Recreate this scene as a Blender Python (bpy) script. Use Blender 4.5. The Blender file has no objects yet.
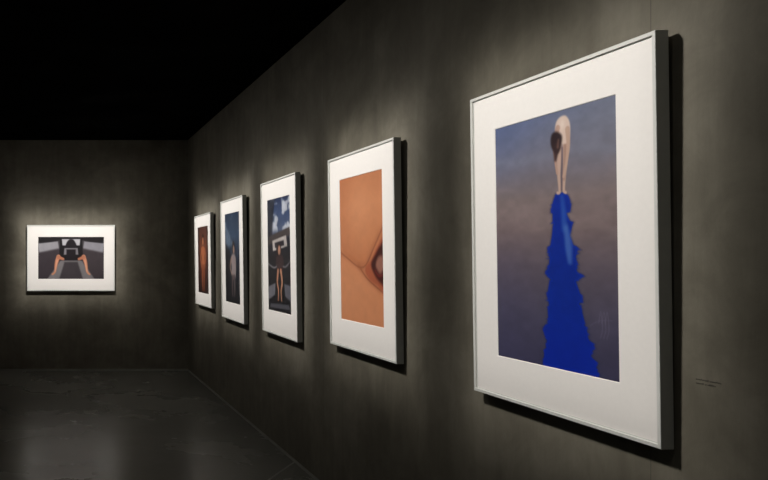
import bpy, bmesh, math
import numpy as np
from mathutils import Vector
S = bpy.context.scene
C = S.collection
S.view_settings.view_transform = 'Standard'

F_PX = 685.0; CAM_H = 1.504; WX = 1.783; WY = 9.20; CEIL = 3.075
LEAN = math.radians(0.8)

# ------------------------------------------------------------------ helpers
def link_mesh(name, me, mat, parent=None):
    o = bpy.data.objects.new(name, me)
    me.name = name
    if mat: me.materials.append(mat)
    C.objects.link(o)
    if parent: o.parent = parent
    return o

def add_box(bm, x0, x1, y0, y1, z0, z1):
    vs = [bm.verts.new(p) for p in ((x0,y0,z0),(x1,y0,z0),(x1,y1,z0),(x0,y1,z0),(x0,y0,z1),(x1,y0,z1),(x1,y1,z1),(x0,y1,z1))]
    for f in ((0,3,2,1),(4,5,6,7),(0,1,5,4),(1,2,6,5),(2,3,7,6),(3,0,4,7)):
        bm.faces.new([vs[i] for i in f])

def bm_obj(name, bm, mat, parent=None):
    me = bpy.data.meshes.new(name)
    bmesh.ops.recalc_face_normals(bm, faces=bm.faces)
    bm.to_mesh(me); bm.free()
    return link_mesh(name, me, mat, parent)

def struct(name, dims, mat):
    bm = bmesh.new(); add_box(bm, *dims)
    o = bm_obj(name, bm, mat); o['kind'] = 'structure'
    return o

def new_mat(name):
    m = bpy.data.materials.new(name); m.use_nodes = True
    nt = m.node_tree
    return m, nt, nt.nodes['Principled BSDF']

def simple_mat(name, col, rough=0.5, metal=0.0, spec=0.5, var=0.0, scale=20):
    m, nt, b = new_mat(name)
    b.inputs['Roughness'].default_value = rough
    b.inputs['Metallic'].default_value = metal
    b.inputs['Specular IOR Level'].default_value = spec
    n = nt.nodes.new('ShaderNodeTexNoise'); n.inputs['Scale'].default_value = scale
    tc = nt.nodes.new('ShaderNodeTexCoord'); nt.links.new(tc.outputs['Object'], n.inputs['Vector'])
    r = nt.nodes.new('ShaderNodeValToRGB')
    r.color_ramp.elements[0].position = 0.3; r.color_ramp.elements[1].position = 0.7
    r.color_ramp.elements[0].color = tuple(c*(1-var) for c in col)+(1,)
    r.color_ramp.elements[1].color = tuple(min(1, c*(1+var)) for c in col)+(1,)
    nt.links.new(n.outputs['Fac'], r.inputs['Fac']); nt.links.new(r.outputs['Color'], b.inputs['Base Color'])
    return m

def plaster(name, dark, mid, light, rough, seam_axis=None, seam_at=2.05, seam_gap=2.5):
    m, nt, b = new_mat(name); L = nt.links.new; N = nt.nodes.new
    tc = N('ShaderNodeTexCoord')
    def noise(scale, detail, rgh, dist=0, vec=None):
        n = N('ShaderNodeTexNoise'); n.inputs['Scale'].default_value = scale; n.inputs['Detail'].default_value = detail
        n.inputs['Roughness'].default_value = rgh; n.inputs['Distortion'].default_value = dist
        L(vec or tc.outputs['Object'], n.inputs['Vector']); return n.outputs['Fac']
    def mix(f, a, c):
        x = N('ShaderNodeMix'); x.data_type = 'FLOAT'; x.inputs[0].default_value = f; L(a, x.inputs[2]); L(c, x.inputs[3]); return x.outputs[0]
    big = noise(1.2, 8, .6, .6)
    patch = noise(5, 10, .66, 1.0)
    mp = N('ShaderNodeMapping'); mp.inputs['Scale'].default_value = (2.4, 2.4, .34); mp.inputs['Rotation'].default_value = (.08, .05, 0); L(tc.outputs['Object'], mp.inputs['Vector'])
    trowel = noise(4, 9, .62, .5, mp.outputs[0])
    f = mix(.45, big, mix(.5, patch, trowel))
    r = N('ShaderNodeValToRGB'); e = r.color_ramp.elements
    e[0].position = 0.37; e[0].color = dark+(1,); e[1].position = 0.65; e[1].color = light+(1,)
    k = e.new(.5); k.color = mid+(1,)
    L(f, r.inputs['Fac']); col = r.outputs['Color']
    if seam_axis is not None:
        sp = N('ShaderNodeSeparateXYZ'); L(tc.outputs['Object'], sp.inputs[0])
        def mth(op, a, v=None):
            x = N('ShaderNodeMath'); x.operation = op; L(a, x.inputs[0])
            if v is not None: x.inputs[1].default_value = v
            return x.outputs[0]
        q = mth('PINGPONG', mth('SUBTRACT', sp.outputs[seam_axis], seam_at), seam_gap/2)
        ln = mth('LESS_THAN', q, .0014)
        mx = N('ShaderNodeMix'); mx.data_type = 'RGBA'; mx.blend_type = 'MULTIPLY'
        L(mth('MULTIPLY', ln, .4), mx.inputs[0]); L(col, mx.inputs[6]); mx.inputs[7].default_value = (0,0,0,1)
        col = mx.outputs[2]
    L(col, b.inputs['Base Color'])
    b.inputs['Roughness'].default_value = rough; b.inputs['Specular IOR Level'].default_value = 0.3
    fine = noise(26, 8, .7)
    bp = N('ShaderNodeBump'); bp.inputs['Strength'].default_value = 0.15; bp.inputs['Distance'].default_value = 0.02
    L(mix(.4, trowel, fine), bp.inputs['Height']); L(bp.outputs[0], b.inputs['Normal'])
    return m

# ------------------------------------------------------------------ materials
W3 = ((0.094,0.084,0.062), (0.142,0.129,0.098), (0.215,0.198,0.155))
M_wall = plaster('dark_trowelled_plaster', *W3, 0.7)
M_wall_r = plaster('dark_trowelled_plaster_panels', *W3, 0.7, 1)
M_ceil = simple_mat('black_ceiling_paint', (0.005,0.005,0.005), 1.0, spec=0.0, var=0.4, scale=2)
M_white = simple_mat('pale_lacquered_wood', (0.68,0.685,0.65), 0.4, var=0.02, scale=30)
M_side = simple_mat('lacquered_side_shade_tone', (0.34,0.35,0.33), 0.5, var=0.03, scale=30)  # shade of the unlit frame sides, put into a darker grey-green colour
M_mat = simple_mat('off_white_mat_board', (0.87,0.84,0.805), 0.85, spec=0.2, var=0.01, scale=60)
M_back = simple_mat('brown_backing_board', (0.10,0.085,0.065), 0.9, var=0.1)
M_wood = simple_mat('dark_batten', (0.05,0.04,0.03), 0.8, var=0.15, scale=40)
M_vinyl = simple_mat('dim_grey_vinyl', (0.035,0.032,0.026), 0.6, var=0.05)
M_strip = simple_mat('pale_concrete_edge', (0.20,0.198,0.175), 0.4, var=0.15, scale=6)

# polished concrete floor
M_floor, nt, b = new_mat('polished_dark_concrete')
tc = nt.nodes.new('ShaderNodeTexCoord')
n = nt.nodes.new('ShaderNodeTexNoise'); n.inputs['Scale'].default_value = 0.8; n.inputs['Detail'].default_value = 7; n.inputs['Roughness'].default_value = 0.55
nt.links.new(tc.outputs['Object'], n.inputs['Vector'])
r = nt.nodes.new('ShaderNodeValToRGB'); r.color_ramp.elements[0].position = .3; r.color_ramp.elements[1].position = .72
r.color_ramp.elements[0].color = (0.10,0.099,0.086,1); r.color_ramp.elements[1].color = (0.165,0.163,0.143,1)
nt.links.new(n.outputs['Fac'], r.inputs['Fac']); nt.links.new(r.outputs['Color'], b.inputs['Base Color'])
rr = nt.nodes.new('ShaderNodeMapRange'); rr.inputs['To Min'].default_value = 0.22; rr.inputs['To Max'].default_value = 0.32
nt.links.new(n.outputs['Fac'], rr.inputs['Value']); nt.links.new(rr.outputs['Result'], b.inputs['Roughness'])
b.inputs['Specular IOR Level'].default_value = 0.5

def print_mat():
    m, nt, b = new_mat('photographic_print')
    a = nt.nodes.new('ShaderNodeAttribute'); a.attribute_name = 'ink'
    nt.links.new(a.outputs['Color'], b.inputs['Base Color'])
    b.inputs['Roughness'].default_value = 0.45; b.inputs['Specular IOR Level'].default_value = 0.35
    return m
M_pr = print_mat()

# ------------------------------------------------------------------ the room
struct('floor', (-4.5, WX, -3, WY, -0.1, 0), M_floor)
struct('ceiling', (-4.65, WX+.15, -3.15, WY+.15, CEIL, CEIL+.1), M_ceil)
struct('wall_right', (WX, WX+.15, -3.15, WY+.15, -0.1, CEIL), M_wall_r)
struct('wall_back', (-4.65, WX, WY, WY+.15, -0.1, CEIL), M_wall)
struct('wall_left', (-4.65, -4.5, -3, WY, -0.1, CEIL), M_wall)
struct('wall_front', (-4.65, WX, -3.15, -3, -0.1, CEIL), M_wall)
struct('trim_1', (WX-.03, WX, -3, WY, 0, .001), M_strip)
struct('trim_2', (-4.5, WX-.03, WY-.16, WY, 0, .001), M_strip)
bm = bmesh.new()
a0 = Vector((1.44,4.62,0)); a1 = Vector((WX-.03,5.02,0)); sd = Vector((-(a1-a0).y,(a1-a0).x,0)).normalized()*.007
lo = [bm.verts.new(p) for p in (a0-sd, a1-sd, a1+sd, a0+sd)]; hi = [bm.verts.new(v.co+Vector((0,0,.001))) for v in lo]
bm.faces.new(hi); bm.faces.new(lo[::-1])
for k in range(4): bm.faces.new((lo[k], lo[(k+1)%4], hi[(k+1)%4], hi[k]))
o = bm_obj('trim_3', bm, M_strip); o['kind'] = 'structure'

# ------------------------------------------------------------------ picture painting on a fine vertex grid
def srgb(c):
    c = np.asarray(c, float)/255.0
    return np.where(c <= 0.04045, c/12.92, ((c+0.055)/1.055)**2.4)

def noise2(U, V, sx, sy, seed, octaves=3):
    out = np.zeros_like(U); amp = 1; tot = 0
    rng = np.random.RandomState(seed)
    for o in range(octaves):
        g = rng.rand(64, 64)
        x = (U*sx*2**o) % 63; y = (V*sy*2**o) % 63
        xi = x.astype(int); yi = y.astype(int); fx = x-xi; fy = y-yi
        fx = fx*fx*(3-2*fx); fy = fy*fy*(3-2*fy)
        x1 = (xi+1) % 64; y1 = (yi+1) % 64
        a = g[yi, xi]*(1-fx)+g[yi, x1]*fx; c = g[y1, xi]*(1-fx)+g[y1, x1]*fx
        out += amp*(a*(1-fy)+c*fy); tot += amp; amp *= .5
    return out/tot

def smooth(a, b, x):
    t = np.clip((x-a)/(b-a), 0, 1); return t*t*(3-2*t)

def catmull(pts, n=6, closed=True):
    P = [np.array(p, float) for p in pts]; out = []; m = len(P)
    for i in range(m if closed else m-1):
        if closed: p0, p1, p2, p3 = P[i-1], P[i], P[(i+1) % m], P[(i+2) % m]
        else: p0, p1, p2, p3 = P[max(i-1,0)], P[i], P[i+1], P[min(i+2,m-1)]
        for k in range(n):
            t = k/n
            out.append(.5*((2*p1)+(-p0+p2)*t+(2*p0-5*p1+4*p2-p3)*t*t+(-p0+3*p1-3*p2+p3)*t**3))
    if not closed: out.append(P[-1])
    return out

class Canvas:
    def __init__(s, nx, ny, aspect):          # coordinates: u 0..1, v 0..aspect (downwards)
        s.nx, s.ny, s.asp = nx, ny, aspect
        u = np.linspace(0, 1, nx); v = np.linspace(0, aspect, ny)
        s.U, s.V = np.meshgrid(u, v); s.img = np.zeros((ny, nx, 3))
    def grad(s, stops):
        vs = [q[0]*s.asp for q in stops]
        for k in range(3): s.img[..., k] = np.interp(s.V, vs, [q[1][k] for q in stops])
    def blend(s, m, col):
        m = np.clip(m, 0, 1)[..., None]
        s.img = s.img*(1-m)+np.asarray(col, float)*m
    def sdf(s, pts):
        d = np.full(s.U.shape, 1e9); inside = np.zeros(s.U.shape, bool); n = len(pts)
        for i in range(n):
            x0, y0 = pts[i]; x1, y1 = pts[(i+1) % n]
            ex, ey = x1-x0, y1-y0; L = ex*ex+ey*ey+1e-12
            t = np.clip(((s.U-x0)*ex+(s.V-y0)*ey)/L, 0, 1)
            d = np.minimum(d, np.hypot(s.U-x0-t*ex, s.V-y0-t*ey))
            if y0 != y1:
                c = ((y0 > s.V) != (y1 > s.V)) & (s.U < (x1-x0)*(s.V-y0)/(y1-y0)+x0)
                inside ^= c
        return np.where(inside, -d, d)
    def poly(s, pts, col, soft=.008, alpha=1, curve=False):
        if curve: pts = catmull(pts)
        s.blend(alpha*(1-smooth(-soft, soft, s.sdf(pts))), col)
    def stroke(s, pts, col, soft=.006, alpha=1, curve=True):   # pts: (u, v, radius)
        if curve and len(pts) > 2: pts = catmull(pts, 6, False)
        m = np.zeros(s.U.shape)
        for a, b2 in zip(pts[:-1], pts[1:]):
            ex, ey = b2[0]-a[0], b2[1]-a[1]; L = ex*ex+ey*ey+1e-12
            t = np.clip(((s.U-a[0])*ex+(s.V-a[1])*ey)/L, 0, 1)
            d = np.hypot(s.U-a[0]-t*ex, s.V-a[1]-t*ey)-(a[2]+(b2[2]-a[2])*t)
            m = np.maximum(m, 1-smooth(-soft, soft, d))
        s.blend(alpha*m, col)
    def ell(s, cu, cv, ru, rv, col, soft=.15, alpha=1):
        d = np.hypot((s.U-cu)/ru, (s.V-cv)/rv)
        s.blend(alpha*(1-smooth(1-soft, 1+soft, d)), col)
    def mottle(s, amt, sx, sy, seed):
        s.img *= (1+amt*(noise2(s.U, s.V, sx, sy, seed)-.5)*2)[..., None]

# 1: figure bent double on sand with a long blue shadow
def art_beach():
    c = Canvas(200, 300, 1.5)
    c.grad([(0,(102,112,144)),(.08,(112,117,141)),(.2,(120,117,131)),(.33,(132,118,118)),(.45,(124,108,109)),(.6,(100,90,101)),(.8,(80,76,97)),(1,(64,62,88))])
    c.blend(.4*smooth(.3, 1, c.U)*(1-smooth(0, .5, c.V)), (138,138,144))
    c.blend(.4*(1-smooth(0,.5,c.U))*(1-smooth(.0,.5,c.V)), (86,103,152))
    c.blend(.35*(1-smooth(0,.6,c.U))*smooth(.5,1.2,c.V)*.8, (78,77,113))
    w = .22+.05*c.U+.02*np.sin(c.U*7)
    c.blend(.3*np.exp(-((c.V-w)/.03)**2), (136,142,160))
    c.blend(.35*smooth(.5,.7,noise2(c.U,c.V,3,9,31))*np.exp(-((c.V-.55)/.25)**2), (148,132,132))
    c.mottle(.07, 14, 22, 3)
    rng = np.random.RandomState(11)
    prof = [(.475,.555,.62),(.50,.535,.66),(.56,.510,.668),(.60,.530,.652),(.68,.498,.702),(.72,.518,.682),(.80,.482,.705),(.86,.503,.682),(.95,.475,.733),(1.0,.49,.712),(1.1,.462,.75),(1.16,.468,.745),(1.25,.447,.79),(1.38,.435,.82),(1.51,.415,.855)]
    vv = np.sort(np.concatenate([[.475], .475+1.04*rng.rand(90), [1.52]]))
    def edge(col, amp):
        n1 = np.interp(vv, np.linspace(.4,1.6,40), rng.rand(40)-.5)*amp*2.8
        n2 = (rng.rand(len(vv))-.5)*amp*1.3
        return np.interp(vv,[p[0] for p in prof],[p[col] for p in prof])+(n1+n2)*np.clip((vv-.45)/.15,0.2,1)
    eL = edge(1,.021); eR = edge(2,.022)
    Lp = list(zip(eL, vv)); Rp = list(zip(eR, vv))
    P = Lp+Rp[::-1]
    c.poly([(u-.008, v) for u, v in Lp]+[(u+.008, v) for u, v in Rp[::-1]], (44,44,84), .012, .6)
    c.poly(P, (12,48,160), .005)
    d = c.sdf(P)
    c.blend((d < -.012)*.5*noise2(c.U, c.V, 16, 20, 8), (8,32,120))
    c.stroke([(.60,.50,.010),(.61,.58,.018),(.615,.68,.022)], (60,104,190), .02, .6)
    c.stroke([(.63,.68,.018),(.645,.78,.026),(.655,.87,.016)], (84,122,196), .02, .7)
    c.blend((d < 0)*.4*smooth(1.0,1.5,c.V), (12,38,180))
    skin = (200,170,154)
    c.stroke([(.585,.17,.024),(.583,.28,.019),(.578,.37,.013),(.583,.465,.010),(.565,.475,.009)], skin, .006)
    c.stroke([(.635,.16,.026),(.632,.28,.020),(.622,.37,.014),(.615,.46,.010),(.63,.478,.009)], skin, .006)
    c.stroke([(.607,.22,.006),(.603,.34,.007),(.598,.46,.006)], (104,88,98), .008, .9)
    c.stroke([(.632,.17,.012),(.628,.30,.01),(.618,.40,.007)], (150,112,98), .012, .6)
    c.poly([(.555,.12),(.56,.07),(.59,.042),(.635,.04),(.665,.075),(.672,.13),(.66,.19),(.62,.20),(.585,.185)], (222,198,184), .008, 1, True)
    c.stroke([(.575,.10,.018),(.545,.19,.013),(.552,.28,.010),(.565,.36,.009)], (190,154,138), .005)
    c.stroke([(.65,.12,.018),(.655,.21,.014),(.64,.30,.010),(.615,.385,.009)], (196,164,146), .005)
    c.poly([(.515,.155),(.53,.125),(.565,.12),(.605,.15),(.598,.21),(.575,.245),(.545,.235),(.52,.20)], (46,32,36), .012, 1, True)
    c.stroke([(.56,.21,.028),(.552,.28,.010)], (56,38,40), .012, .9)
    c.stroke([(.578,.17,.006),(.572,.21,.008)], (132,98,86), .01, .7)
    c.blend(.5*np.exp(-(((c.U-.61)/.02)**2+((c.V-.085)/.03)**2)), (246,232,222))
    for k in range(3):
        o = .022*k
        c.stroke([(.86+o,1.20,.0025),(.875+o,1.14,.0025),(.885+o,1.23,.0025),(.87+o,1.28,.002)], (124,116,138), .005, .5)
    c.stroke([(.80,1.22,.002),(.86,1.19,.002),(.95,1.18,.002)], (112,104,132), .005, .5)
    return c

# 2: close up of warm skin and folds
def art_skin():
    c = Canvas(120, 180, 1.5)
    c.grad([(0,(198,128,88)),(.2,(212,142,100)),(.45,(206,134,92)),(.7,(198,122,82)),(1,(182,106,70))])
    c.blend(.35*(1-smooth(0,.5,c.U)), (186,112,74))
    c.poly([(-.2,.70),(.15,.80),(.45,.90),(.66,.88),(.84,.68),(1.1,.44),(1.1,1.7),(-.2,1.7)], (214,142,100), .02, 1, True)
    c.stroke([(-.05,.76,.012),(.2,.84,.014),(.45,.92,.016),(.64,.90,.018),(.80,.74,.018),(1.05,.50,.014)], (160,90,58), .06, .7)
    c.stroke([(.0,.78,.003),(.2,.85,.004),(.45,.93,.005),(.62,.91,.006),(.80,.74,.006),(1.02,.52,.004)], (120,60,38), .012, .7)
    c.stroke([(.45,.92,.01),(.62,1.02,.014),(.80,1.10,.014),(1.05,1.18,.01)], (156,86,54), .05, .7)
    c.stroke([(.50,.95,.003),(.64,1.04,.005),(.82,1.11,.005),(1.03,1.18,.004)], (114,58,38), .012, .7)
    c.poly([(.60,.95),(.74,.86),(.86,.74),(1.08,.62),(1.08,1.16),(.86,1.10),(.70,1.05)], (172,88,60), .02, .9, True)
    c.poly([(.74,.90),(.84,.80),(.94,.72),(1.05,.70),(1.05,1.08),(.94,1.08),(.82,1.01)], (62,26,24), .03, .95, True)
    c.poly([(.84,.92),(.88,.84),(.97,.82),(1.0,.92),(.93,.99)], (196,140,118), .03, .7, True)
    c.stroke([(.82,.96,.008),(.90,1.01,.010),(.99,1.0,.008)], (150,50,44), .02, .7)
    c.blend(.35*np.exp(-(((c.U-.45)/.3)**2+((c.V-.35)/.3)**2)), (226,158,116))
    c.blend(.35*np.exp(-(((c.U-.3)/.25)**2+((c.V-1.2)/.25)**2)), (224,152,110))
    c.mottle(.03, 10, 14, 6)
    return c

# 3: open car with bright sky, seated figure
def art_car():
    c = Canvas(90, 135, 1.5)
    c.grad([(0,(40,52,84)),(.12,(60,78,116)),(.28,(80,94,124)),(.36,(30,32,44)),(.5,(26,26,32)),(.7,(30,30,34)),(1,(20,20,26))])
    n_ = noise2(c.U, c.V, 5, 7, 12)
    c.blend(smooth(.45,.62,n_)*(1-smooth(.38,.5,c.V))*.9, (206,210,218))
    c.poly([(0,0),(.34,0),(.2,.5),(0,.62)], (22,26,38), .05, .85)
    c.poly([(.04,.50),(.96,.40),(1,.50),(.5,.56),(0,.62)], (70,62,62), .012)
    c.poly([(.22,.56),(.82,.50),(.86,.64),(.24,.70)], (196,188,184), .012)
    c.poly([(.32,.59),(.72,.56),(.74,.63),(.34,.66)], (44,40,48), .012)
    c.ell(.5,.70,.11,.11,(34,24,26),.2)
    c.ell(.52,.69,.055,.065,(190,140,116),.3)
    c.poly([(.38,.78),(.66,.76),(.70,.92),(.58,.98),(.42,.97)], (60,44,46), .015, 1, True)
    c.stroke([(.46,.96,.035),(.42,1.10,.03),(.47,1.22,.022),(.45,1.34,.016)], (188,134,106), .01)
    c.stroke([(.58,.96,.035),(.63,1.10,.03),(.58,1.22,.022),(.60,1.34,.016)], (198,144,114), .01)
    c.stroke([(0,.86,.012),(.25,.92,.012),(.40,.90,.01)], (120,116,122), .01)
    c.stroke([(1,.82,.012),(.8,.90,.012),(.68,.90,.01)], (120,116,122), .01)
    c.poly([(0,1.18),(.34,1.12),(.30,1.28),(0,1.36)], (112,112,120), .012)
    c.poly([(1,1.14),(.72,1.12),(.76,1.28),(1,1.34)], (100,100,110), .012)
    c.poly([(.1,1.40),(.9,1.38),(.94,1.44),(.08,1.46)], (84,84,92), .012)
    c.mottle(.1, 9, 14, 4)
    return c

# 4: pale standing figure in deep blue dark
def art_blue():
    c = Canvas(70, 105, 1.5)
    c.grad([(0,(38,54,78)),(.25,(50,70,96)),(.5,(26,36,54)),(.75,(16,20,32)),(1,(10,12,20))])
    c.blend(smooth(.48,.66,noise2(c.U,c.V,4,5,9))*(1-smooth(.5,.8,c.V))*.6, (120,138,158))
    c.poly([(.0,.5),(.35,.62),(.3,1.5),(0,1.5)], (12,14,22), .06, .9)
    c.ell(.58,.58,.10,.11,(24,20,24),.2)
    c.ell(.60,.61,.055,.07,(150,124,112),.3)
    c.poly([(.42,.74),(.56,.68),(.72,.74),(.74,.92),(.68,1.08),(.48,1.08),(.44,.90)], (150,136,136), .03, 1, True)
    c.stroke([(.44,.76,.035),(.34,.90,.028),(.46,1.02,.02)], (150,124,112), .012)
    c.stroke([(.52,1.06,.045),(.48,1.22,.035),(.50,1.38,.02)], (96,80,80), .015)
    c.stroke([(.62,1.06,.045),(.64,1.22,.035),(.62,1.38,.02)], (90,76,78), .015)
    c.mottle(.08, 8, 12, 5)
    return c

# 5: orange lit figure in brown dark
def art_amber():
    c = Canvas(60, 90, 1.5)
    c.grad([(0,(84,52,42)),(.3,(118,66,48)),(.6,(84,44,34)),(1,(42,24,22))])
    c.blend(.7*(1-smooth(.0,.28,c.U)), (36,26,28)); c.blend(.7*smooth(.75,1,c.U), (40,26,26))
    c.ell(.5,.30,.12,.13,(40,20,16),.2)
    c.ell(.5,.33,.075,.09,(196,124,88),.3)
    c.poly([(.34,.50),(.5,.44),(.66,.50),(.64,.74),(.68,.92),(.5,.98),(.32,.92),(.37,.72)], (184,108,72), .02, 1, True)
    c.stroke([(.35,.53,.05),(.26,.72,.035),(.38,.88,.025)], (170,98,66), .012)
    c.stroke([(.65,.53,.05),(.74,.72,.035),(.62,.88,.025)], (170,98,66), .012)
    c.stroke([(.43,.92,.08),(.42,1.15,.055),(.44,1.42,.03)], (150,82,54), .015)
    c.stroke([(.57,.92,.08),(.58,1.15,.055),(.56,1.42,.03)], (140,76,50), .015)
    c.mottle(.06, 8, 12, 15)
    return c

# back wall: landscape picture, car cabin with two bare shins
def art_cabin():
    A = .64
    c = Canvas(150, 96, A)
    c.grad([(0,(58,54,58)),(.3,(84,80,84)),(.5,(104,100,104)),(.75,(70,66,70)),(1,(46,42,46))])
    c.poly([(0,0),(1,0),(.97,.12),(.66,.05),(.34,.05),(.03,.12)], (24,20,24), .012)
    c.poly([(.0,.10),(.30,.07),(.32,.20),(.02,.26)], (158,156,162), .012)
    c.poly([(1,.10),(.70,.07),(.68,.20),(.98,.26)], (150,148,156), .012)
    c.poly([(0,.24),(.34,.17),(.36,.40),(.18,.60),(0,.62)], (58,50,56), .02, .9)
    c.poly([(1,.24),(.66,.17),(.64,.40),(.82,.60),(1,.62)], (62,54,58), .02, .9)
    c.poly([(.33,.02),(.67,.02),(.68,.36),(.32,.36)], (18,14,18), .01)
    c.poly([(.36,.035),(.64,.035),(.63,.13),(.37,.13)], (196,194,200), .008)
    c.poly([(.46,.05),(.54,.05),(.58,.16),(.42,.16)], (26,20,26), .01, 1, True)
    c.poly([(.40,.17),(.60,.17),(.61,.27),(.39,.27)], (132,128,134), .008)
    c.poly([(.43,.19),(.57,.19),(.57,.34),(.43,.34)], (26,20,26), .01, 1)
    c.poly([(.34,.36),(.66,.36),(.86,A),(.14,A)], (120,116,118), .015)
    c.poly([(.40,.38),(.60,.38),(.68,A),(.32,A)], (62,56,60), .015)
    c.stroke([(.31,.30,.030),(.285,.37,.026),(.27,.44,.02),(.255,.53,.014),(.22,.565,.013)], (206,140,108), .008)
    c.stroke([(.69,.30,.030),(.715,.37,.026),(.73,.44,.02),(.745,.53,.014),(.78,.565,.013)], (206,140,108), .008)
    c.stroke([(.38,.335,.02),(.31,.31,.026)], (186,120,92), .01)
    c.stroke([(.62,.335,.02),(.69,.31,.026)], (186,120,92), .01)
    c.stroke([(.29,.36,.006),(.275,.44,.006),(.26,.52,.004)], (236,178,150), .008, .8)
    c.stroke([(.71,.36,.006),(.725,.44,.006),(.74,.52,.004)], (236,178,150), .008, .8)
    c.mottle(.08, 12, 8, 21)
    return c

# ------------------------------------------------------------------ framed picture (local: x right, z up, front = -y, back plane y=0)
def rect_ring(bm, prof, hw, hh, side_seg=None):
    loops = []
    for ins, y in prof:
        a, b2 = hw-ins, hh-ins
        loops.append([bm.verts.new(p) for p in ((-a,y,-b2),(a,y,-b2),(a,y,b2),(-a,y,b2))])
    n = len(prof)
    for i in range(n):
        A, B = loops[i], loops[(i+1) % n]
        for k in range(4):
            f = bm.faces.new((A[k], A[(k+1) % 4], B[(k+1) % 4], B[k]))
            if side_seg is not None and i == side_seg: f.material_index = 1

def make_framed(loc, rotz, w, h, margins, canvas, label, gap, group=None, lean=LEAN):
    t = bpy.data.objects.new('framed_photograph', None); C.objects.link(t)
    t.empty_display_size = .2
    t.location = loc; t.rotation_euler = (lean, 0, rotz)
    t['label'] = label; t['category'] = 'framed photograph'
    if group: t['group'] = group
    D = .038; mw = .012
    bm = bmesh.new()
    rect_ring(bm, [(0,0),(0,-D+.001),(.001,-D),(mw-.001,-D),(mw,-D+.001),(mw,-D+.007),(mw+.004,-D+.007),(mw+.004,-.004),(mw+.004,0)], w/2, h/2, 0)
    fr = bm_obj('frame_moulding', bm, M_white, t)
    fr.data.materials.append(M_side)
    fr['label'] = 'slim white box frame with shade coloured into its sides'
    ml, mr, mt, mb = margins
    pw, ph = w-ml-mr, h-mt-mb
    cx = (ml-mr)/2; cz = (mb-mt)/2
    yo, yi = -D+.0072, -D+.0092
    bm = bmesh.new()
    ow, oh = w/2-mw-.0006, h/2-mw-.0006
    outer = [bm.verts.new(p) for p in ((-ow,yo,-oh),(ow,yo,-oh),(ow,yo,oh),(-ow,yo,oh))]
    def ring(dx, y): return [bm.verts.new((cx+sx*(pw/2+dx), y, cz+sz*(ph/2+dx))) for sx, sz in ((-1,-1),(1,-1),(1,1),(-1,1))]
    r1 = ring(.0022, yo); r2 = ring(0, yi)
    outb = [bm.verts.new((v.co.x, yi, v.co.z)) for v in outer]
    for A, B in ((outer, r1), (r1, r2), (r2, outb), (outb, outer)):
        for k in range(4): bm.faces.new((A[k], A[(k+1) % 4], B[(k+1) % 4], B[k]))
    mo = bm_obj('mat_board', bm, M_mat, t)
    mo['label'] = 'wide off-white mat around the picture'
    nx, ny = canvas.nx, canvas.ny
    X = cx-pw/2-.003+(pw+.006)*np.tile(np.linspace(0,1,nx), ny)
    Z = cz+ph/2+.003-(ph+.006)*np.repeat(np.linspace(0,1,ny), nx)
    co = np.stack([X, np.full_like(X, yi+.0006), Z], 1)
    i = np.arange((nx-1)*(ny-1)); r_ = i//(nx-1); q = i % (nx-1); a = r_*nx+q
    faces = np.stack([a, a+nx, a+nx+1, a+1], 1)
    me = bpy.data.meshes.new('print')
    me.from_pydata(co.tolist(), [], faces.tolist())
    at = me.color_attributes.new('ink', 'FLOAT_COLOR', 'POINT')
    lin = srgb(np.clip(canvas.img, 0, 255)).reshape(-1, 3)*.87
    at.data.foreach_set('color', np.concatenate([lin, np.ones((len(lin),1))], 1).astype(np.float32).ravel())
    link_mesh('print', me, M_pr, t)
    bm = bmesh.new(); add_box(bm, -w/2+mw+.006, w/2-mw-.006, yi+.0012, -.003, -h/2+mw+.006, h/2-mw-.006)
    bm_obj('backing_board', bm, M_back, t)
    zt = h/2-.12; zb = -h/2+.08
    bm = bmesh.new(); add_box(bm, -w*.3, w*.3, -.003, gap+math.tan(lean)*(zt-.03)-.0008, zt-.03, zt+.03)
    bm_obj('hanging_cleat', bm, M_wood, t)
    bm = bmesh.new(); add_box(bm, -w*.3, w*.3, -.003, max(.002, gap+math.tan(lean)*(zb-.03)-.0008), zb-.015, zb+.015)
    bm_obj('lower_spacer', bm, M_wood, t)
    return t

GR = 'framed photographs along the side wall'
FX = 1.768
def right(yc, zt, zb, w, mg, cv, label):
    h = zt+zb; zc = CAM_H+(zt-zb)/2
    make_framed((FX, yc, zc), -math.pi/2, w, h, mg, cv, label, WX-FX, GR)
    return (yc, zc, w, h)
pics = []
pics.append(right(2.404, .652, .552, .877, (.147,.152,.150,.165), art_beach(), 'largest, nearest framed photograph, bent figure casting a jagged bright blue shadow'))
pics.append(right(3.907, .610, .545, .840, (.155,.145,.143,.170), art_skin(), 'framed close-up photograph of orange skin folds, beside the blue shadow picture'))
pics.append(right(5.328, .610, .612, .830, (.150,.145,.150,.185), art_car(), 'framed photograph of a seated figure under white clouds, beside the orange skin picture'))
pics.append(right(6.720, .572, .620, .840, (.150,.150,.140,.170), art_blue(), 'framed dark blue photograph of a pale figure, beside the small brown one'))
pics.append(right(8.045, .500, .573, .870, (.160,.160,.145,.150), art_amber(), 'framed brown photograph of an amber figure, nearest the room corner'))
zb_c = CAM_H-.013
make_framed((.212, WY-.016, zb_c), 0, 1.172, .880, (.150,.145,.160,.160), art_cabin(), 'landscape framed photograph of bare legs in a car cabin, alone on the far wall', .016, None, lean=math.radians(.5))

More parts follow.
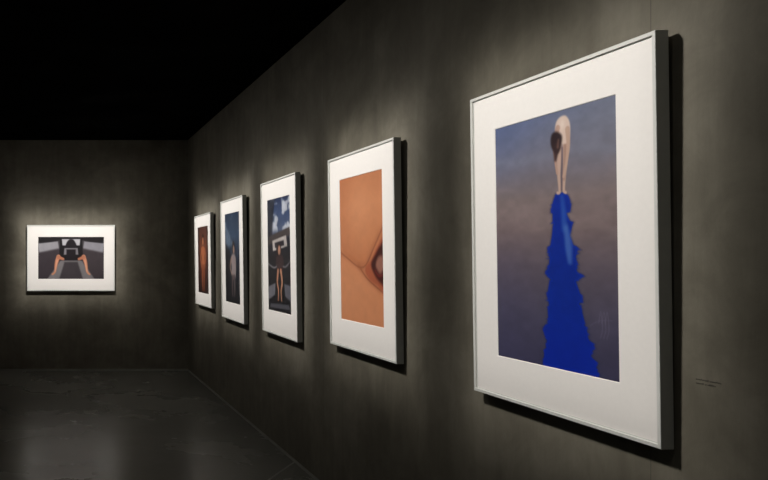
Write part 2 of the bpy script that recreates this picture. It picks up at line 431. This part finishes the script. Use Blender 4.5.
# small caption lettering on the wall beside the nearest picture
rng = np.random.RandomState(2)
bm = bmesh.new()
for row, (z0, n_) in enumerate(((1.163, 15), (1.152, 11))):
    y = 1.905
    for k in range(n_):
        wd = .0025+.0015*rng.rand()
        hgt = .0035+.002*(rng.rand() > .6)
        if rng.rand() > .82: y -= .003
        add_box(bm, WX-.0004, WX+.0002, y-wd, y-wd+.0008, z0, z0+hgt)
        if rng.rand() > .3: add_box(bm, WX-.0004, WX+.0002, y-wd, y, z0+hgt*.45, z0+hgt*.45+.0008)
        if rng.rand() > .4: add_box(bm, WX-.0004, WX+.0002, y-wd, y, z0, z0+.0008)
        add_box(bm, WX-.0004, WX+.0002, y-.0008, y, z0, z0+hgt*.9)
        y -= wd+.0014
o = bm_obj('wall_caption', bm, M_vinyl)
o['label'] = 'tiny dim caption lettering on the wall right of the nearest picture'; o['category'] = 'caption'

# ------------------------------------------------------------------ framing projectors (spot lamps with a soft rectangular shutter; one is added out of view)
def projector(pos, target, axis, plane, c1, c2, h1, h2, energy, col=(1,.96,.91), halo_r=.08):
    ld = bpy.data.lights.new('framing_projector', 'SPOT')
    ld.energy = energy; ld.color = col; ld.spot_size = math.radians(150); ld.spot_blend = 1.0; ld.shadow_soft_size = .12
    o = bpy.data.objects.new('framing_projector', ld); C.objects.link(o)
    o.location = pos
    o.rotation_euler = (Vector(target)-Vector(pos)).to_track_quat('-Z', 'Y').to_euler()
    ld.use_nodes = True; nt = ld.node_tree; N = nt.nodes; L = nt.links.new
    em = N['Emission']
    g = N.new('ShaderNodeNewGeometry'); sp = N.new('ShaderNodeSeparateXYZ'); L(g.outputs['Incoming'], sp.inputs[0])
    def mth(op, a, b2=None, c=None):
        m = N.new('ShaderNodeMath'); m.operation = op
        for i, v in enumerate((a, b2, c)):
            if v is None: continue
            if isinstance(v, (int, float)): m.inputs[i].default_value = v
            else: L(v, m.inputs[i])
        return m.outputs[0]
    dn = sp.outputs[axis]; dt = sp.outputs[1-axis]; dz = sp.outputs[2]
    dist = plane-pos[axis]
    p1 = mth('ADD', mth('MULTIPLY', mth('DIVIDE', dt, dn), dist), pos[1-axis])
    p2 = mth('ADD', mth('MULTIPLY', mth('DIVIDE', dz, dn), dist), pos[2])
    q1 = mth('MAXIMUM', mth('SUBTRACT', mth('ABSOLUTE', mth('SUBTRACT', p1, c1)), h1+.05), 0)
    q2 = mth('MAXIMUM', mth('SUBTRACT', mth('ABSOLUTE', mth('SUBTRACT', p2, c2)), h2+.07), 0)
    d = mth('SQRT', mth('ADD', mth('MULTIPLY', q1, q1), mth('MULTIPLY', q2, q2)))
    tight = mth('MULTIPLY', mth('EXPONENT', mth('MULTIPLY', d, -1/halo_r)), .84)
    wide = mth('MULTIPLY', mth('EXPONENT', mth('MULTIPLY', d, -1/.34)), .15)
    s = mth('ADD', mth('ADD', tight, wide), .022)
    inv = mth('MINIMUM', mth('POWER', mth('MAXIMUM', mth('ABSOLUTE', dn), .1), -1.3), 4)
    L(mth('MULTIPLY', s, inv), em.inputs['Strength'])
    return o

E = 120
for (yc, zc, w, h) in pics:
    projector((.2, yc+.15, 2.98), (WX, yc, zc), 0, WX, yc, zc, w/2, h/2, E*(1.0 if yc < 3 else 1.1))
projector((.2, 1.05, 2.98), (WX, .9, 1.5), 0, WX, .85, 1.5, .42, .6, E*.9)  # added lamp over an unseen picture, brightens the near sides of the frames
projector((.15, WY-1.6, 2.98), (.212, WY, zb_c), 1, WY, .212, zb_c, 1.172/2, .44, E*1.35, halo_r=.10)

# faint ambient from the rest of the gallery behind the viewer
ad = bpy.data.lights.new('gallery_fill', 'AREA'); ad.shape = 'RECTANGLE'; ad.size = 3; ad.size_y = 1.5; ad.energy = 5; ad.color = (1,1,.96)
ao = bpy.data.objects.new('gallery_fill', ad); C.objects.link(ao); ao.location = (-1.2, -2.2, 2.6)
ao.rotation_euler = (Vector((1,4,1.2))-ao.location).to_track_quat('-Z','Y').to_euler()

w_ = bpy.data.worlds.new('world'); S.world = w_; w_.use_nodes = True
w_.node_tree.nodes['Background'].inputs[0].default_value = (0,0,0,1)

# ------------------------------------------------------------------ camera
cd = bpy.data.cameras.new('camera'); cam = bpy.data.objects.new('camera', cd); C.objects.link(cam)
cam.location = (0, 0, CAM_H); cam.rotation_euler = (math.pi/2, 0, 0)
cd.sensor_fit = 'HORIZONTAL'; cd.sensor_width = 36; cd.lens = F_PX/768*36
cd.shift_x = (384-55)/768; cd.shift_y = (257-240)/768
cd.clip_start = .05
S.camera = cam
